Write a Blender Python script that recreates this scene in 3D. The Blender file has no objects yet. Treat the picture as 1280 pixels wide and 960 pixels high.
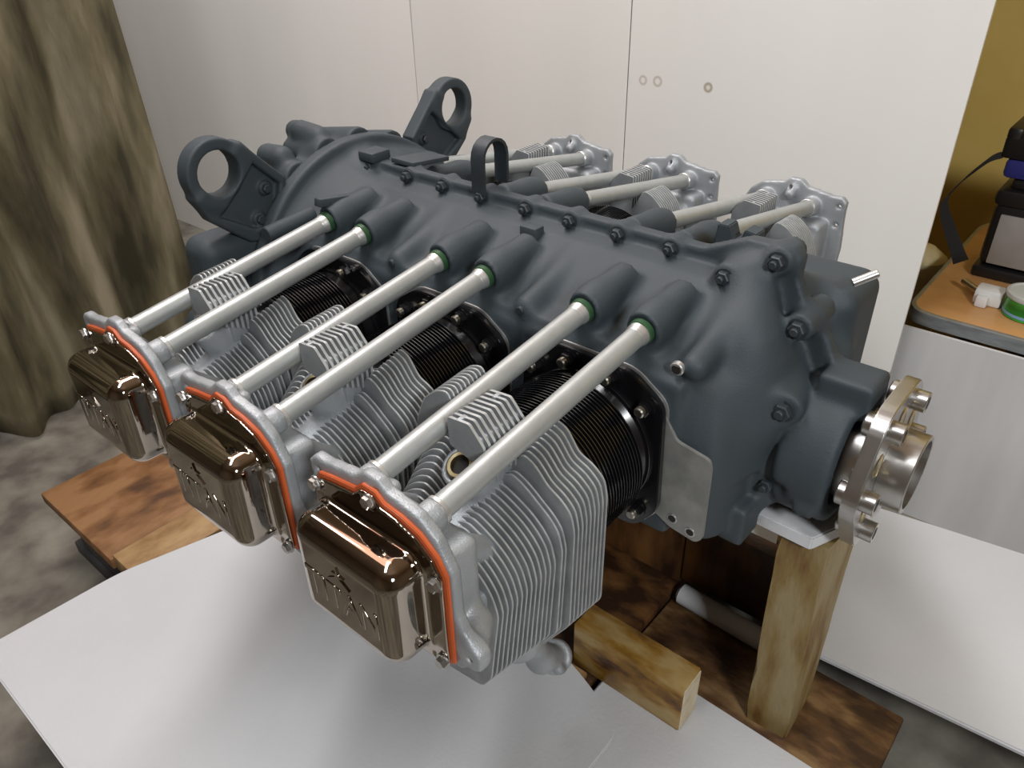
import bpy, bmesh, math, random
import numpy as np
from mathutils import Vector, Matrix
random.seed(3)
PI = math.pi
ZF = 0.53            # the floor lies 0.53 below the crank axis; all coordinates below are crank-centred
S = bpy.context.scene
COL = S.collection

# ------------------------------------------------------------------ camera
cd = bpy.data.cameras.new('camera'); cam = bpy.data.objects.new('camera', cd); COL.objects.link(cam)
cd.sensor_width = 36; cd.lens = 977.8/1280*36; cd.clip_start = 0.02
Rv = Vector((0.76367535, 0.64529814, -0.01975526)); Uv = Vector((-0.33513506, 0.42239677, 0.84217899))
Fv = Vector((-0.5518011, 0.63653065, -0.53883604))
cam.matrix_world = Matrix(((Rv.x, Uv.x, -Fv.x, 0.371), (Rv.y, Uv.y, -Fv.y, -0.653), (Rv.z, Uv.z, -Fv.z, 0.4587+ZF), (0, 0, 0, 1)))
S.camera = cam
# ------------------------------------------------------------------ world and exposure
w = bpy.data.worlds.new('world'); S.world = w; w.use_nodes = True
w.node_tree.nodes['Background'].inputs[0].default_value = (0.55, 0.6, 0.66, 1)
w.node_tree.nodes['Background'].inputs[1].default_value = 0.25
S.view_settings.view_transform = 'Standard'; S.view_settings.look = 'None'
S.view_settings.gamma = 1; S.view_settings.use_curve_mapping = False
S.view_settings.exposure = -0.16

# ------------------------------------------------------------------ lamps of the room and an added fill
def area(name, loc, rot, size, sizey, power, col):
    l = bpy.data.lights.new(name, 'AREA'); l.shape = 'RECTANGLE'; l.size = size; l.size_y = sizey
    l.energy = power; l.color = col
    o = bpy.data.objects.new(name, l); COL.objects.link(o); o.location = (loc[0], loc[1], loc[2]+ZF); o.rotation_euler = rot
    return o
def aim(o, t):
    d = Vector((t[0], t[1], t[2]+ZF))-o.location; o.rotation_euler = d.to_track_quat('-Z', 'Y').to_euler()
aim(area('wall_lamp', (1.55, -1.15, 1.25), (0, 0, 0), 0.30, 0.30, 34, (0.96, 0.98, 1.0)), (-0.3, 0.1, 0.1))
aim(area('ceiling_panel_and_fill', (-0.6, -0.35, 1.95), (0, 0, 0), 2.0, 0.35, 44, (0.97, 0.98, 1.0)), (0.1, 0.1, 0.0))
aim(area('ceiling_panel_and_fill', (-1.75, -0.25, 1.95), (0, 0, 0), 0.6, 0.4, 17, (0.97, 0.98, 1.0)), (-1.9, 0.5, 0.1))  # unseen fill lamp, added to brighten the left part of the wall
aim(area('warm_lamp', (-1.0, 0.0, 1.75), (0, 0, 0), 1.0, 0.7, 7, (1.0, 0.56, 0.42)), (-0.1, -0.2, 0.1))

# ------------------------------------------------------------------ materials
def mat(name, c, rough=0.5, metal=0.0, c2=None, scale=8, detail=4, bump=0.0, bscale=None, stretch=None, c3=None, rr=None, contrast=(0.35, 0.65), coat=0, spec=None, trans=0):
    m = bpy.data.materials.new(name); m.use_nodes = True; nt = m.node_tree; N = nt.nodes; L = nt.links
    b = N['Principled BSDF']; b.inputs['Roughness'].default_value = rough; b.inputs['Metallic'].default_value = metal
    b.inputs['Base Color'].default_value = (*c, 1)
    if coat: b.inputs['Coat Weight'].default_value = coat; b.inputs['Coat Roughness'].default_value = 0.1
    if spec is not None: b.inputs['Specular IOR Level'].default_value = spec
    if trans: b.inputs['Transmission Weight'].default_value = trans
    tc = N.new('ShaderNodeTexCoord'); mp = N.new('ShaderNodeMapping'); L.new(tc.outputs['Object'], mp.inputs[0])
    if stretch: mp.inputs['Scale'].default_value = stretch
    if c2 is not None:
        n = N.new('ShaderNodeTexNoise'); n.inputs['Scale'].default_value = scale; n.inputs['Detail'].default_value = detail
        L.new(mp.outputs[0], n.inputs['Vector'])
        r = N.new('ShaderNodeValToRGB'); L.new(n.outputs['Fac'], r.inputs[0])
        r.color_ramp.elements[0].position = contrast[0]; r.color_ramp.elements[0].color = (*c, 1)
        r.color_ramp.elements[1].position = contrast[1]; r.color_ramp.elements[1].color = (*c2, 1)
        if c3 is not None:
            e = r.color_ramp.elements.new(0.5*(contrast[0]+contrast[1])); e.color = (*c3, 1)
        L.new(r.outputs[0], b.inputs['Base Color'])
        if rr is not None:
            mr = N.new('ShaderNodeMapRange'); L.new(n.outputs['Fac'], mr.inputs[0])
            mr.inputs[3].default_value = rough; mr.inputs[4].default_value = rr
            L.new(mr.outputs[0], b.inputs['Roughness'])
    if bump:
        n2 = N.new('ShaderNodeTexNoise'); n2.inputs['Scale'].default_value = bscale or scale*3; n2.inputs['Detail'].default_value = 3
        L.new(mp.outputs[0], n2.inputs['Vector'])
        bp = N.new('ShaderNodeBump'); bp.inputs['Strength'].default_value = bump; bp.inputs['Distance'].default_value = 0.002
        L.new(n2.outputs['Fac'], bp.inputs['Height']); L.new(bp.outputs[0], b.inputs['Normal'])
    return m
M = dict(
 case=mat('case_paint', (0.029, 0.041, 0.049), 0.64, 0, (0.038, 0.050, 0.057), 6, bump=0.15, bscale=500),
 bolt=mat('dark_bolt', (0.028, 0.037, 0.044), 0.5, 0.2, (0.038, 0.047, 0.054), 60),
 silver=mat('silver_paint', (0.29, 0.31, 0.325), 0.45, 0.35, (0.37, 0.39, 0.405), 30, bump=0.3, bscale=700),
 fin_edge=mat('bright_fin_edge', (0.48, 0.50, 0.50), 0.4, 0.35, (0.38, 0.40, 0.40), 90),  # fin rims get a brighter colour than the fin sides, for contrast
 fin=mat('fin_aluminium', (0.20, 0.212, 0.22), 0.5, 0.3, (0.27, 0.282, 0.29), 40, bump=0.15, bscale=500),
 tube=mat('satin_tube', (0.40, 0.42, 0.41), 0.38, 0.5, (0.44, 0.46, 0.45), 60, bump=0.08, bscale=800),
 chrome=mat('dark_chrome', (0.33, 0.29, 0.25), 0.06, 1.0, (0.38, 0.34, 0.29), 14),
 steel=mat('machined_steel', (0.58, 0.575, 0.56), 0.24, 1.0, (0.45, 0.44, 0.42), 25, rr=0.4),
 bright=mat('bright_machined_edge', (0.72, 0.72, 0.70), 0.35, 0.8, (0.58, 0.58, 0.56), 60),
 black=mat('black_enamel', (0.006, 0.006, 0.007), 0.2, 0, coat=0.4),
 nut=mat('cadmium_nut', (0.55, 0.53, 0.45), 0.3, 1.0),
 orange=mat('orange_silicone', (0.52, 0.10, 0.025), 0.45),
 green=mat('green_seal', (0.025, 0.075, 0.03), 0.4),
 brass=mat('brass_thread', (0.62, 0.50, 0.28), 0.28, 1.0),
 hole=mat('dark_bore', (0.01, 0.009, 0.008), 0.7),
 plate=mat('grey_metal_plate', (0.24, 0.245, 0.23), 0.5, 0.55, (0.34, 0.34, 0.32), 45, bump=0.1),
 foam=mat('white_foam', (0.52, 0.53, 0.545), 0.85, 0, (0.57, 0.58, 0.59), 3, bump=0.25, bscale=180),
 foamwall=mat('white_foam_wall', (0.72, 0.71, 0.67), 0.8, 0, (0.80, 0.785, 0.75), 2.0, bump=0.15, bscale=25, stretch=(1, 1, 0.15)),
 grey=mat('grey_cloth', (0.52, 0.52, 0.51), 0.8, 0, (0.62, 0.61, 0.60), 6, bump=0.4, bscale=10, stretch=(2, 2, 0.3)),
 pale=mat('pale_cloth', (0.55, 0.47, 0.26), 0.8, 0, (0.66, 0.58, 0.36), 20),
 yellow=mat('yellow_wall', (0.70, 0.50, 0.12), 0.7, 0, (0.78, 0.58, 0.17), 5, bump=0.2, bscale=60),
 wood_stain=mat('stained_wood', (0.07, 0.028, 0.010), 0.38, 0, (0.40, 0.28, 0.11), 22, 8, 0.5, 90, (0.6, 1.4, 1.4), c3=(0.28, 0.145, 0.022), contrast=(0.36, 0.60)),
 wood_post=mat('post_wood', (0.13, 0.055, 0.012), 0.6, 0, (0.27, 0.21, 0.105), 16, 8, 0.4, 110, (2.2, 2.2, 0.6), c3=(0.21, 0.14, 0.042), contrast=(0.33, 0.6)),
 wood_end=mat('wood_end_grain', (0.50, 0.42, 0.28), 0.7, 0, (0.62, 0.55, 0.40), 60, bump=0.4),
 wood_dark=mat('oiled_wood', (0.030, 0.012, 0.004), 0.5, 0, (0.17, 0.075, 0.022), 18, 8, 0.4, 90, (1.2, 2.0, 0.5), contrast=(0.42, 0.70)),
 wood_plank=mat('plank_wood', (0.035, 0.016, 0.007), 0.5, 0, (0.22, 0.13, 0.055), 20, 9, 0.6, 90, (0.9, 1.8, 1.8), c3=(0.10, 0.048, 0.018)),
 wood_pallet=mat('pallet_wood', (0.075, 0.032, 0.011), 0.65, 0, (0.28, 0.145, 0.060), 17, 8, 0.45, 90, (1.4, 0.7, 1.4), c3=(0.19, 0.085, 0.028), contrast=(0.30, 0.58)),
 wood_light=mat('light_pallet_wood', (0.24, 0.13, 0.05), 0.65, 0, (0.40, 0.26, 0.12), 24, 8, 0.4, 90, (1.6, 0.8, 1.6)),
 wood_grey=mat('grey_weathered_wood', (0.05, 0.05, 0.055), 0.8, 0, (0.12, 0.115, 0.115), 8, bump=0.4),
 concrete=mat('painted_concrete', (0.10, 0.088, 0.074), 0.85, 0, (0.25, 0.235, 0.19), 11, 9, 0.5, 60, c3=(0.18, 0.165, 0.135)),
 curtain=mat('olive_curtain', (0.045, 0.038, 0.018), 0.85, 0, (0.29, 0.25, 0.165), 5.5, 8, 0.45, 120, (1, 2.2, 0.5), c3=(0.15, 0.128, 0.07), contrast=(0.36, 0.62)),
 plaster=mat('dim_plaster', (0.22, 0.17, 0.12), 0.9, 0, (0.26, 0.20, 0.15), 3),
 ceil=mat('warm_ceiling', (0.55, 0.42, 0.33), 0.9),
 ply=mat('varnished_table_top', (0.50, 0.25, 0.085), 0.35, 0, (0.60, 0.33, 0.13), 6, 5, stretch=(1, 3, 1)),
 alu=mat('aluminium_edging', (0.36, 0.39, 0.41), 0.4, 0.7, (0.25, 0.27, 0.28), 30, stretch=(1, 1, 4)),
 plasticblack=mat('black_plastic', (0.012, 0.011, 0.011), 0.4), blue=mat('blue_plastic', (0.03, 0.035, 0.20), 0.4),
 web=mat('black_webbing', (0.012, 0.011, 0.010), 0.8, bump=0.3, bscale=400),
 window=mat('grey_translucent_plastic', (0.30, 0.27, 0.24), 0.3, 0, (0.42, 0.40, 0.38), 9),
 white=mat('white_plastic', (0.72, 0.72, 0.70), 0.4), lidgrey=mat('pale_lid', (0.50, 0.52, 0.49), 0.4),
 tin=mat('green_tin', (0.015, 0.16, 0.02), 0.3, 0.2, (0.06, 0.42, 0.05), 14, 3, stretch=(1, 1, 5)),
 tinblue=mat('tin_print', (0.2, 0.35, 0.55), 0.4),
)
# brownish ring marks on the right hanging sheet: a stain with a fixed place on the sheet
def stain_mat():
    m = M['foamwall'].copy(); m.name = 'white_foam_ring_marks'; nt = m.node_tree; N = nt.nodes; L = nt.links
    b = N['Principled BSDF']; src = b.inputs['Base Color'].links[0].from_socket
    tc = N.new('ShaderNodeTexCoord'); prev = src
    for (x, z, r, s) in STAINS:
        vd = N.new('ShaderNodeVectorMath'); vd.operation = 'DISTANCE'; L.new(tc.outputs['Object'], vd.inputs[0]); vd.inputs[1].default_value = (x, 0, z)
        sb = N.new('ShaderNodeMath'); sb.operation = 'SUBTRACT'; L.new(vd.outputs['Value'], sb.inputs[0]); sb.inputs[1].default_value = r
        ab = N.new('ShaderNodeMath'); ab.operation = 'ABSOLUTE'; L.new(sb.outputs[0], ab.inputs[0])
        mr = N.new('ShaderNodeMapRange'); L.new(ab.outputs[0], mr.inputs[0]); mr.inputs[1].default_value = 0; mr.inputs[2].default_value = 0.003
        mr.inputs[3].default_value = s; mr.inputs[4].default_value = 0
        mx = N.new('ShaderNodeMix'); mx.data_type = 'RGBA'; L.new(mr.outputs[0], mx.inputs[0]); L.new(prev, mx.inputs[6]); mx.inputs[7].default_value = (0.30, 0.24, 0.15, 1)
        prev = mx.outputs[2]
    L.new(prev, b.inputs['Base Color']); return m

# ------------------------------------------------------------------ object helpers
def root(name, loc, label=None, cat=None, group=None):
    o = bpy.data.objects.new(name, None); COL.objects.link(o); o.empty_display_size = 0.05
    o.location = (loc[0], loc[1], loc[2]+ZF)
    if label: o['label'] = label
    if cat: o['category'] = cat
    if group: o['group'] = group
    return o
def abs_origin(p):           # crank-centred origin of an object chain
    v = Vector((0, 0, 0))
    while p is not None: v += p.location; p = p.parent
    return v - Vector((0, 0, ZF))
def tomesh(name, bm, m):
    me = bpy.data.meshes.new(name)
    if isinstance(bm, bmesh.types.BMesh):
        bm.normal_update(); bm.to_mesh(me); bm.free()
    else:
        vs, fs, sm = bm; nv = len(vs); nf = len(fs)
        me.vertices.add(nv); me.vertices.foreach_set('co', np.asarray(vs, np.float32).ravel())
        me.loops.add(nf*4); me.loops.foreach_set('vertex_index', np.asarray(fs, np.int32).ravel())
        me.polygons.add(nf); me.polygons.foreach_set('loop_start', np.arange(0, nf*4, 4, dtype=np.int32))
        me.polygons.foreach_set('loop_total', np.full(nf, 4, np.int32))
        me.update(calc_edges=True); me.validate()
        me.polygons.foreach_set('use_smooth', np.ones(len(me.polygons), bool))
    me.materials.append(m); return me
def part(name, bm, m, parent=None, label=None, local=False, extra=()):
    """mesh part; bm in crank-centred coordinates unless local"""
    me = tomesh(name, bm, m)
    for e in extra: me.materials.append(e)
    o = bpy.data.objects.new(name, me); COL.objects.link(o); o.parent = parent
    if not local:
        if parent is not None: me.transform(Matrix.Translation(-abs_origin(parent)))
        else:
            co = np.empty(len(me.vertices)*3, np.float32); me.vertices.foreach_get('co', co); co = co.reshape(-1, 3)
            c = 0.5*(co.min(0)+co.max(0)); c[2] = co[:, 2].min(); c = Vector([float(x) for x in c])
            me.transform(Matrix.Translation(-c)); o.location = c+Vector((0, 0, ZF))
    if label: o['label'] = label
    return o
def tag(o, label, cat, group=None):
    o['label'] = label; o['category'] = cat
    if group: o['group'] = group
    return o
def struct(o): o['kind'] = 'structure'; return o

def smooth_by_angle(bm, deg=35):
    bm.normal_update(); a = math.radians(deg)
    for f in bm.faces: f.smooth = True
    for e in bm.edges:
        e.smooth = len(e.link_faces) == 2 and e.calc_face_angle(0) < a
def frame(a, b):
    d = (Vector(b)-Vector(a)); L = d.length; q = d.to_track_quat('Z', 'Y').to_matrix().to_4x4()
    return Matrix.Translation(a) @ q, L
def NB(): return bmesh.new()
def box(bm, lo, hi, bev=0.0, seg=2, rot=None):
    t = bmesh.new(); bmesh.ops.create_cube(t, size=1)
    lo = Vector(lo); hi = Vector(hi); s = hi-lo; c = (lo+hi)/2
    bmesh.ops.scale(t, vec=s, verts=t.verts)
    if bev: bmesh.ops.bevel(t, geom=list(t.edges)+list(t.verts), offset=bev, segments=seg, affect='EDGES', profile=0.5)
    if rot is not None: bmesh.ops.transform(t, matrix=rot.to_4x4(), verts=t.verts)
    bmesh.ops.translate(t, vec=c, verts=t.verts); smooth_by_angle(t); join(bm, t); return bm
def join(bm, t, mi=0):
    me = bpy.data.meshes.new('tmp'); t.to_mesh(me); t.free(); n = len(bm.faces)
    bm.from_mesh(me); bpy.data.meshes.remove(me)
    if mi:
        bm.faces.ensure_lookup_table()
        for f in bm.faces[n:]: f.material_index = mi
def lathe(bm, a, b, prof, n=32, mi=0):
    """profile [(t along a->b in metres, radius)]"""
    Mx, L = frame(a, b); t = bmesh.new(); rings = []
    for (z, r) in prof:
        if r < 1e-6: rings.append([t.verts.new(Mx @ Vector((0, 0, z)))])
        else: rings.append([t.verts.new(Mx @ Vector((r*math.cos(2*PI*i/n), r*math.sin(2*PI*i/n), z))) for i in range(n)])
    for p, q in zip(rings, rings[1:]):
        if len(p) == 1 and len(q) == 1: continue
        for i in range(n):
            j = (i+1) % n
            if len(p) == 1: t.faces.new((p[0], q[j], q[i]))
            elif len(q) == 1: t.faces.new((p[i], p[j], q[0]))
            else: t.faces.new((p[i], p[j], q[j], q[i]))
    smooth_by_angle(t); join(bm, t, mi); return bm
def cyl(bm, a, b, r, n=24, bev=0.0, r2=None, mi=0):
    L = (Vector(b)-Vector(a)).length; r2 = r if r2 is None else r2
    if bev: pr = [(0, 0), (0, r-bev), (bev, r), (L-bev, r2), (L, r2-bev), (L, 0)]
    else: pr = [(0, 0), (0, r), (L, r2), (L, 0)]
    return lathe(bm, a, b, pr, n, mi)
def tube(bm, a, b, r, ri, n=32, bev=0.0005, mi=0):
    L = (Vector(b)-Vector(a)).length
    return lathe(bm, a, b, [(0, ri), (0, r-bev), (bev, r), (L-bev, r), (L, r-bev), (L, ri), (0, ri)], n, mi)
def prism(bm, pts, fn, t0, t1, bev=0.0, mi=0):
    """polygon pts (2D) extruded from t0 to t1; fn(p, t) -> 3D"""
    t = bmesh.new(); A = [t.verts.new(fn(p, t0)) for p in pts]; B = [t.verts.new(fn(p, t1)) for p in pts]
    n = len(pts); t.faces.new(A[::-1]); t.faces.new(B)
    for i in range(n): t.faces.new((A[i], A[(i+1) % n], B[(i+1) % n], B[i]))
    bmesh.ops.recalc_face_normals(t, faces=t.faces)
    if bev: bmesh.ops.bevel(t, geom=[e for e in t.edges], offset=bev, segments=2, affect='EDGES')
    smooth_by_angle(t, 40); join(bm, t, mi); return bm
def hexnut(bm, c, d, r, h, washer=True, stud=0.0, mi=0):
    c = Vector(c); d = Vector(d).normalized()
    if washer: cyl(bm, c, c+d*0.0015, r*1.25, 20, mi=mi); c = c+d*0.0015
    lathe(bm, c, c+d*h, [(0, 0), (0, r), (h*0.85, r), (h, r*0.85), (h, 0)], 6, mi)
    if stud: cyl(bm, c+d*h, c+d*(h+stud), r*0.5, 12, 0.0006, mi=mi)
    return bm
def rpoly(pts, r=0.006, seg=4):
    """round the corners of a polygon"""
    out = []; n = len(pts)
    for i in range(n):
        p = Vector(pts[i]); a = (Vector(pts[i-1])-p); b = (Vector(pts[(i+1) % n])-p)
        k = min(r, a.length*0.45, b.length*0.45); A = p+a.normalized()*k; B = p+b.normalized()*k
        for s in range(seg+1):
            t = s/seg; out.append(tuple((1-t)**2*A+2*t*(1-t)*p+t*t*B))
    return out

# ------------------------------------------------------------------ signed distance modelling for castings
class SDF:
    def __init__(s, lo, hi, h):
        s.h = h; s.lo = np.array(lo, float); n = np.ceil((np.array(hi)-s.lo)/h).astype(int)+1; s.n = n
        s.ax = [(s.lo[i]+h*np.arange(n[i])).astype(np.float32) for i in range(3)]
        s.D = np.full(n, 1.0, np.float32)
    def sub_(s, b):
        if b is None: return (slice(None),)*3
        lo, hi = b; out = []
        for i in range(3):
            a = int(max(0, math.floor((lo[i]-s.lo[i])/s.h))); z = int(min(s.n[i], math.ceil((hi[i]-s.lo[i])/s.h)+1)); out.append(slice(a, max(a+1, z)))
        return tuple(out)
    def grid(s, sl): return s.ax[0][sl[0]][:, None, None], s.ax[1][sl[1]][None, :, None], s.ax[2][sl[2]][None, None, :]
    def add(s, f, k=0.0, b=None):
        sl = s.sub_(b); d = f(*s.grid(sl)); D = s.D[sl]
        if k: hh = np.clip(0.5+0.5*(D-d)/k, 0, 1); s.D[sl] = D*(1-hh)+d*hh-k*hh*(1-hh)
        else: s.D[sl] = np.minimum(D, d)
    def cut(s, f, k=0.0, b=None):
        sl = s.sub_(b); d = -f(*s.grid(sl)); D = s.D[sl]
        if k: hh = np.clip(0.5-0.5*(D-d)/k, 0, 1); s.D[sl] = D*(1-hh)+d*hh+k*hh*(1-hh)
        else: s.D[sl] = np.maximum(D, d)
    def inter(s, f, k=0.0, b=None): s.cut(lambda x, y, z: -f(x, y, z), k, b)
    def mesh(s):
        D = s.D; D[0] = D[-1] = 1; D[:, 0] = D[:, -1] = 1; D[:, :, 0] = D[:, :, -1] = 1
        I = (D < 0); c = [(i, j, k) for i in (0, 1) for j in (0, 1) for k in (0, 1)]
        nx, ny, nz = D.shape
        cnt = np.zeros((nx-1, ny-1, nz-1), np.int8)
        for i, j, k in c: cnt += I[i:nx-1+i, j:ny-1+j, k:nz-1+k]
        act = np.argwhere((cnt > 0) & (cnt < 8)); idx = np.full(cnt.shape, -1, np.int32)
        idx[act[:, 0], act[:, 1], act[:, 2]] = np.arange(len(act))
        acc = np.zeros((len(act), 3)); num = np.zeros(len(act))
        v = {q: D[act[:, 0]+q[0], act[:, 1]+q[1], act[:, 2]+q[2]].astype(float) for q in c}
        for q in c:
            for ax in range(3):
                if q[ax] == 0:
                    p = list(q); p[ax] = 1; p = tuple(p); a, b_ = v[q], v[p]; m = (a < 0) != (b_ < 0)
                    t = np.where(m, a/np.where(a == b_, 1, a-b_), 0); P = np.tile(np.array(q, float), (len(act), 1)); P[:, ax] = t
                    acc += P*m[:, None]; num += m
        V = (act+acc/num[:, None])*s.h+s.lo
        F = []
        for ax in range(3):
            sl0 = [slice(None)]*3; sl1 = [slice(None)]*3; sl0[ax] = slice(0, -1); sl1[ax] = slice(1, None)
            a = I[tuple(sl0)]; b_ = I[tuple(sl1)]; e = np.argwhere(a != b_)
            o1, o2 = [i for i in range(3) if i != ax]
            e = e[(e[:, o1] > 0) & (e[:, o2] > 0) & (e[:, o1] < D.shape[o1]-1) & (e[:, o2] < D.shape[o2]-1)]
            fl = a[e[:, 0], e[:, 1], e[:, 2]]
            def g(d1, d2):
                q = e.copy(); q[:, o1] -= d1; q[:, o2] -= d2; return idx[q[:, 0], q[:, 1], q[:, 2]]
            Q = np.stack([g(1, 1), g(0, 1), g(0, 0), g(1, 0)], 1)
            if ax == 1: fl = ~fl
            Q[~fl] = Q[~fl][:, ::-1]; F.append(Q)
        F = np.concatenate(F); F = F[(F >= 0).all(1)]
        return V, F, True
def sd_box(c, hf, r=0.0):
    def f(x, y, z):
        qx = np.abs(x-c[0])-(hf[0]-r); qy = np.abs(y-c[1])-(hf[1]-r); qz = np.abs(z-c[2])-(hf[2]-r)
        return np.sqrt(np.maximum(qx, 0)**2+np.maximum(qy, 0)**2+np.maximum(qz, 0)**2)+np.minimum(np.maximum(np.maximum(qx, qy), qz), 0)-r
    return f
def sd_cap(a, b, ra, rb=None):
    rb = ra if rb is None else rb; a = np.array(a, float); b = np.array(b, float); d = b-a; L2 = float(d@d)
    def f(x, y, z):
        t = np.clip(((x-a[0])*d[0]+(y-a[1])*d[1]+(z-a[2])*d[2])/L2, 0, 1)
        return np.sqrt((x-a[0]-t*d[0])**2+(y-a[1]-t*d[1])**2+(z-a[2]-t*d[2])**2)-(ra+(rb-ra)*t)
    return f
def sd_cyl(a, b, ra, rb=None, e=0.0):
    rb = ra if rb is None else rb; a = np.array(a, float); b = np.array(b, float); d = b-a; L = math.sqrt(float(d@d)); d = d/L
    def f(x, y, z):
        t = (x-a[0])*d[0]+(y-a[1])*d[1]+(z-a[2])*d[2]
        rr = np.sqrt(np.maximum((x-a[0])**2+(y-a[1])**2+(z-a[2])**2-t*t, 0))
        tt = np.clip(t/L, 0, 1); p = rr-(ra+(rb-ra)*tt)+e; q = np.abs(t-L/2)-L/2+e
        return np.sqrt(np.maximum(p, 0)**2+np.maximum(q, 0)**2)+np.minimum(np.maximum(p, q), 0)-e
    return f
def sd_poly(pts, ax, lo=None, hi=None, r=0.0, base=0.0):
    """2D polygon distance in the plane normal to axis ax, optional extent lo..hi along it"""
    P = np.array(pts, float)
    def f(x, y, z):
        c = [x, y, z]; o = [i for i in range(3) if i != ax]; u, v = c[o[0]], c[o[1]]
        u, v = np.broadcast_arrays(u, v); d = np.full(u.shape, 1e9); s = np.ones(u.shape)
        n = len(P)
        for i in range(n):
            a, b = P[i], P[i-1]; e = b-a; wu = u-a[0]; wv = v-a[1]
            t = np.clip((wu*e[0]+wv*e[1])/(e@e), 0, 1); d = np.minimum(d, (wu-e[0]*t)**2+(wv-e[1]*t)**2)
            c1 = v >= a[1]; c2 = v < b[1]; c3 = e[0]*wv > e[1]*wu
            fl = (c1 & c2 & c3) | (~c1 & ~c2 & ~c3); s = np.where(fl, -s, s)
        q = (s*np.sqrt(d)).astype(np.float32)-base
        if lo is None: return q
        w_ = np.abs(c[ax]-(lo+hi)/2)-(hi-lo)/2
        q = q+r; w_ = w_+r
        return np.sqrt(np.maximum(q, 0)**2+np.maximum(w_, 0)**2)+np.minimum(np.maximum(q, w_), 0)-r
    return f

# ================================================================== THE ROOM
def quad_box(name, lo, hi, m, bev=0): return part(name, box(NB(), lo, hi, bev), m)
struct(quad_box('floor', (-2.6, -3.0, -0.58), (2.6, 1.5, -0.53), M['concrete']))
struct(quad_box('ceiling', (-2.6, -3.0, 2.1), (2.6, 1.5, 2.15), M['ceil']))
struct(quad_box('wall_far', (-2.6, 1.35, -0.53), (2.6, 1.4, 2.1), M['yellow']))
struct(quad_box('wall_near', (-2.6, -3.0, -0.53), (2.6, -2.95, 2.1), M['plaster']))
struct(quad_box('wall_left', (-2.6, -2.95, -0.53), (-2.55, 1.35, 2.1), M['plaster']))
struct(quad_box('wall_right', (2.55, -2.95, -0.53), (2.6, 1.35, 2.1), M['plaster']))
struct(quad_box('wall_partition', (-2.55, 0.62, -0.53), (0.08, 0.67, 1.6), M['plaster']))

# hanging white foam sheets (slightly bowed)
def sheet(name, x0, x1, z0, z1, y, m, th=0.006, bow=0.006, seed=0, n=24):
    rnd = random.Random(seed); ph = [rnd.uniform(0, 6) for _ in range(4)]; bm = NB(); V = {}
    def yy(i, j):
        a = i/n; b = j/n
        return y+bow*(math.sin(a*5+ph[0])*0.5+0.5*math.sin(b*4+ph[1]+a*2)+0.3*math.sin(a*11+ph[2]))
    for s in (0, 1):
        for i in range(n+1):
            for j in range(n+1): V[s, i, j] = bm.verts.new((x0+(x1-x0)*i/n, yy(i, j)+s*th, z0+(z1-z0)*j/n))
    for i in range(n):
        for j in range(n):
            bm.faces.new((V[0, i, j], V[0, i+1, j], V[0, i+1, j+1], V[0, i, j+1]))
            bm.faces.new((V[1, i, j], V[1, i, j+1], V[1, i+1, j+1], V[1, i+1, j]))
    for i in range(n):
        for (p, q) in (((i, 0), (i+1, 0)), ((i+1, n), (i, n)), ((0, i+1), (0, i)), ((n, i), (n, i+1))):
            bm.faces.new((V[0, p[0], p[1]], V[1, p[0], p[1]], V[1, q[0], q[1]], V[0, q[0], q[1]]))
    bmesh.ops.recalc_face_normals(bm, faces=bm.faces); smooth_by_angle(bm, 50)
    return part(name, bm, m)
STAINS = []
for (sx, sz, sr, ss) in ((-0.392, 0.1625, 0.007, 0.55), (-0.362, 0.164, 0.008, 0.6), (-0.264, 0.166, 0.008, 0.9), (-0.264, 0.166, 0.002, 0.5)):
    STAINS.append([sx, sz, sr, ss])
xr0, xr1 = -0.423, 0.125
STAINS = [(a-(xr0+xr1)/2, b+0.243, c, e) for a, b, c, e in STAINS]
tag(sheet('foam_sheet', -2.54, -0.985, -0.53, 1.3, 0.606, M['foamwall'], seed=1), 'white foam sheet on the wall beside the olive curtain, leftmost of three', 'foam sheet')
tag(sheet('foam_sheet', -0.982, -0.427, -0.53, 1.3, 0.606, M['foamwall'], seed=2), 'middle white foam sheet on the wall behind the far mount ear', 'foam sheet')
tag(sheet('foam_sheet', xr0, xr1, -0.243, 1.3, 0.598, stain_mat(), seed=3, bow=0.004), 'right white foam sheet with small brown ring marks, hanging down before the table', 'foam sheet')
tag(sheet('foam_sheet', 0.0, 1.3, -0.53, -0.170, 0.630, M['grey'], seed=5, bow=0.004), 'pale grey wrinkled sheet hanging below the table edge', 'sheet')

# curtain
def curtain():
    bm = NB(); n, m = 160, 40; V = {}
    for s in (0, 1):
        for i in range(n+1):
            a = i/n; y0 = -1.3+a*1.42
            for j in range(m+1):
                z = -0.522+j/m*1.9; b = 1-j/m
                yy = y0+0.045*b*a; ed = 1-a**10
                off = 0.035*math.sin(y0*34+0.6*math.sin(z*2.2))+0.02*math.sin(y0*71+z*1.7)+0.012*math.sin(y0*15+z*5)
                V[s, i, j] = bm.verts.new((-1.345+off*(0.75+0.35*b)*(0.25+0.75*ed)+s*0.004, yy+0.01*math.sin(z*7+y0*9)*ed, z))
    for i in range(n):
        for j in range(m):
            bm.faces.new((V[1, i, j], V[1, i+1, j], V[1, i+1, j+1], V[1, i, j+1]))
            bm.faces.new((V[0, i, j], V[0, i, j+1], V[0, i+1, j+1], V[0, i+1, j]))
    for j in range(m):
        bm.faces.new((V[0, n, j], V[0, n, j+1], V[1, n, j+1], V[1, n, j])); bm.faces.new((V[0, 0, j+1], V[0, 0, j], V[1, 0, j], V[1, 0, j+1]))
    for i in range(n):
        bm.faces.new((V[0, i, 0], V[0, i+1, 0], V[1, i+1, 0], V[1, i, 0]))
    for f in bm.faces: f.smooth = True
    return bm
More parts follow.
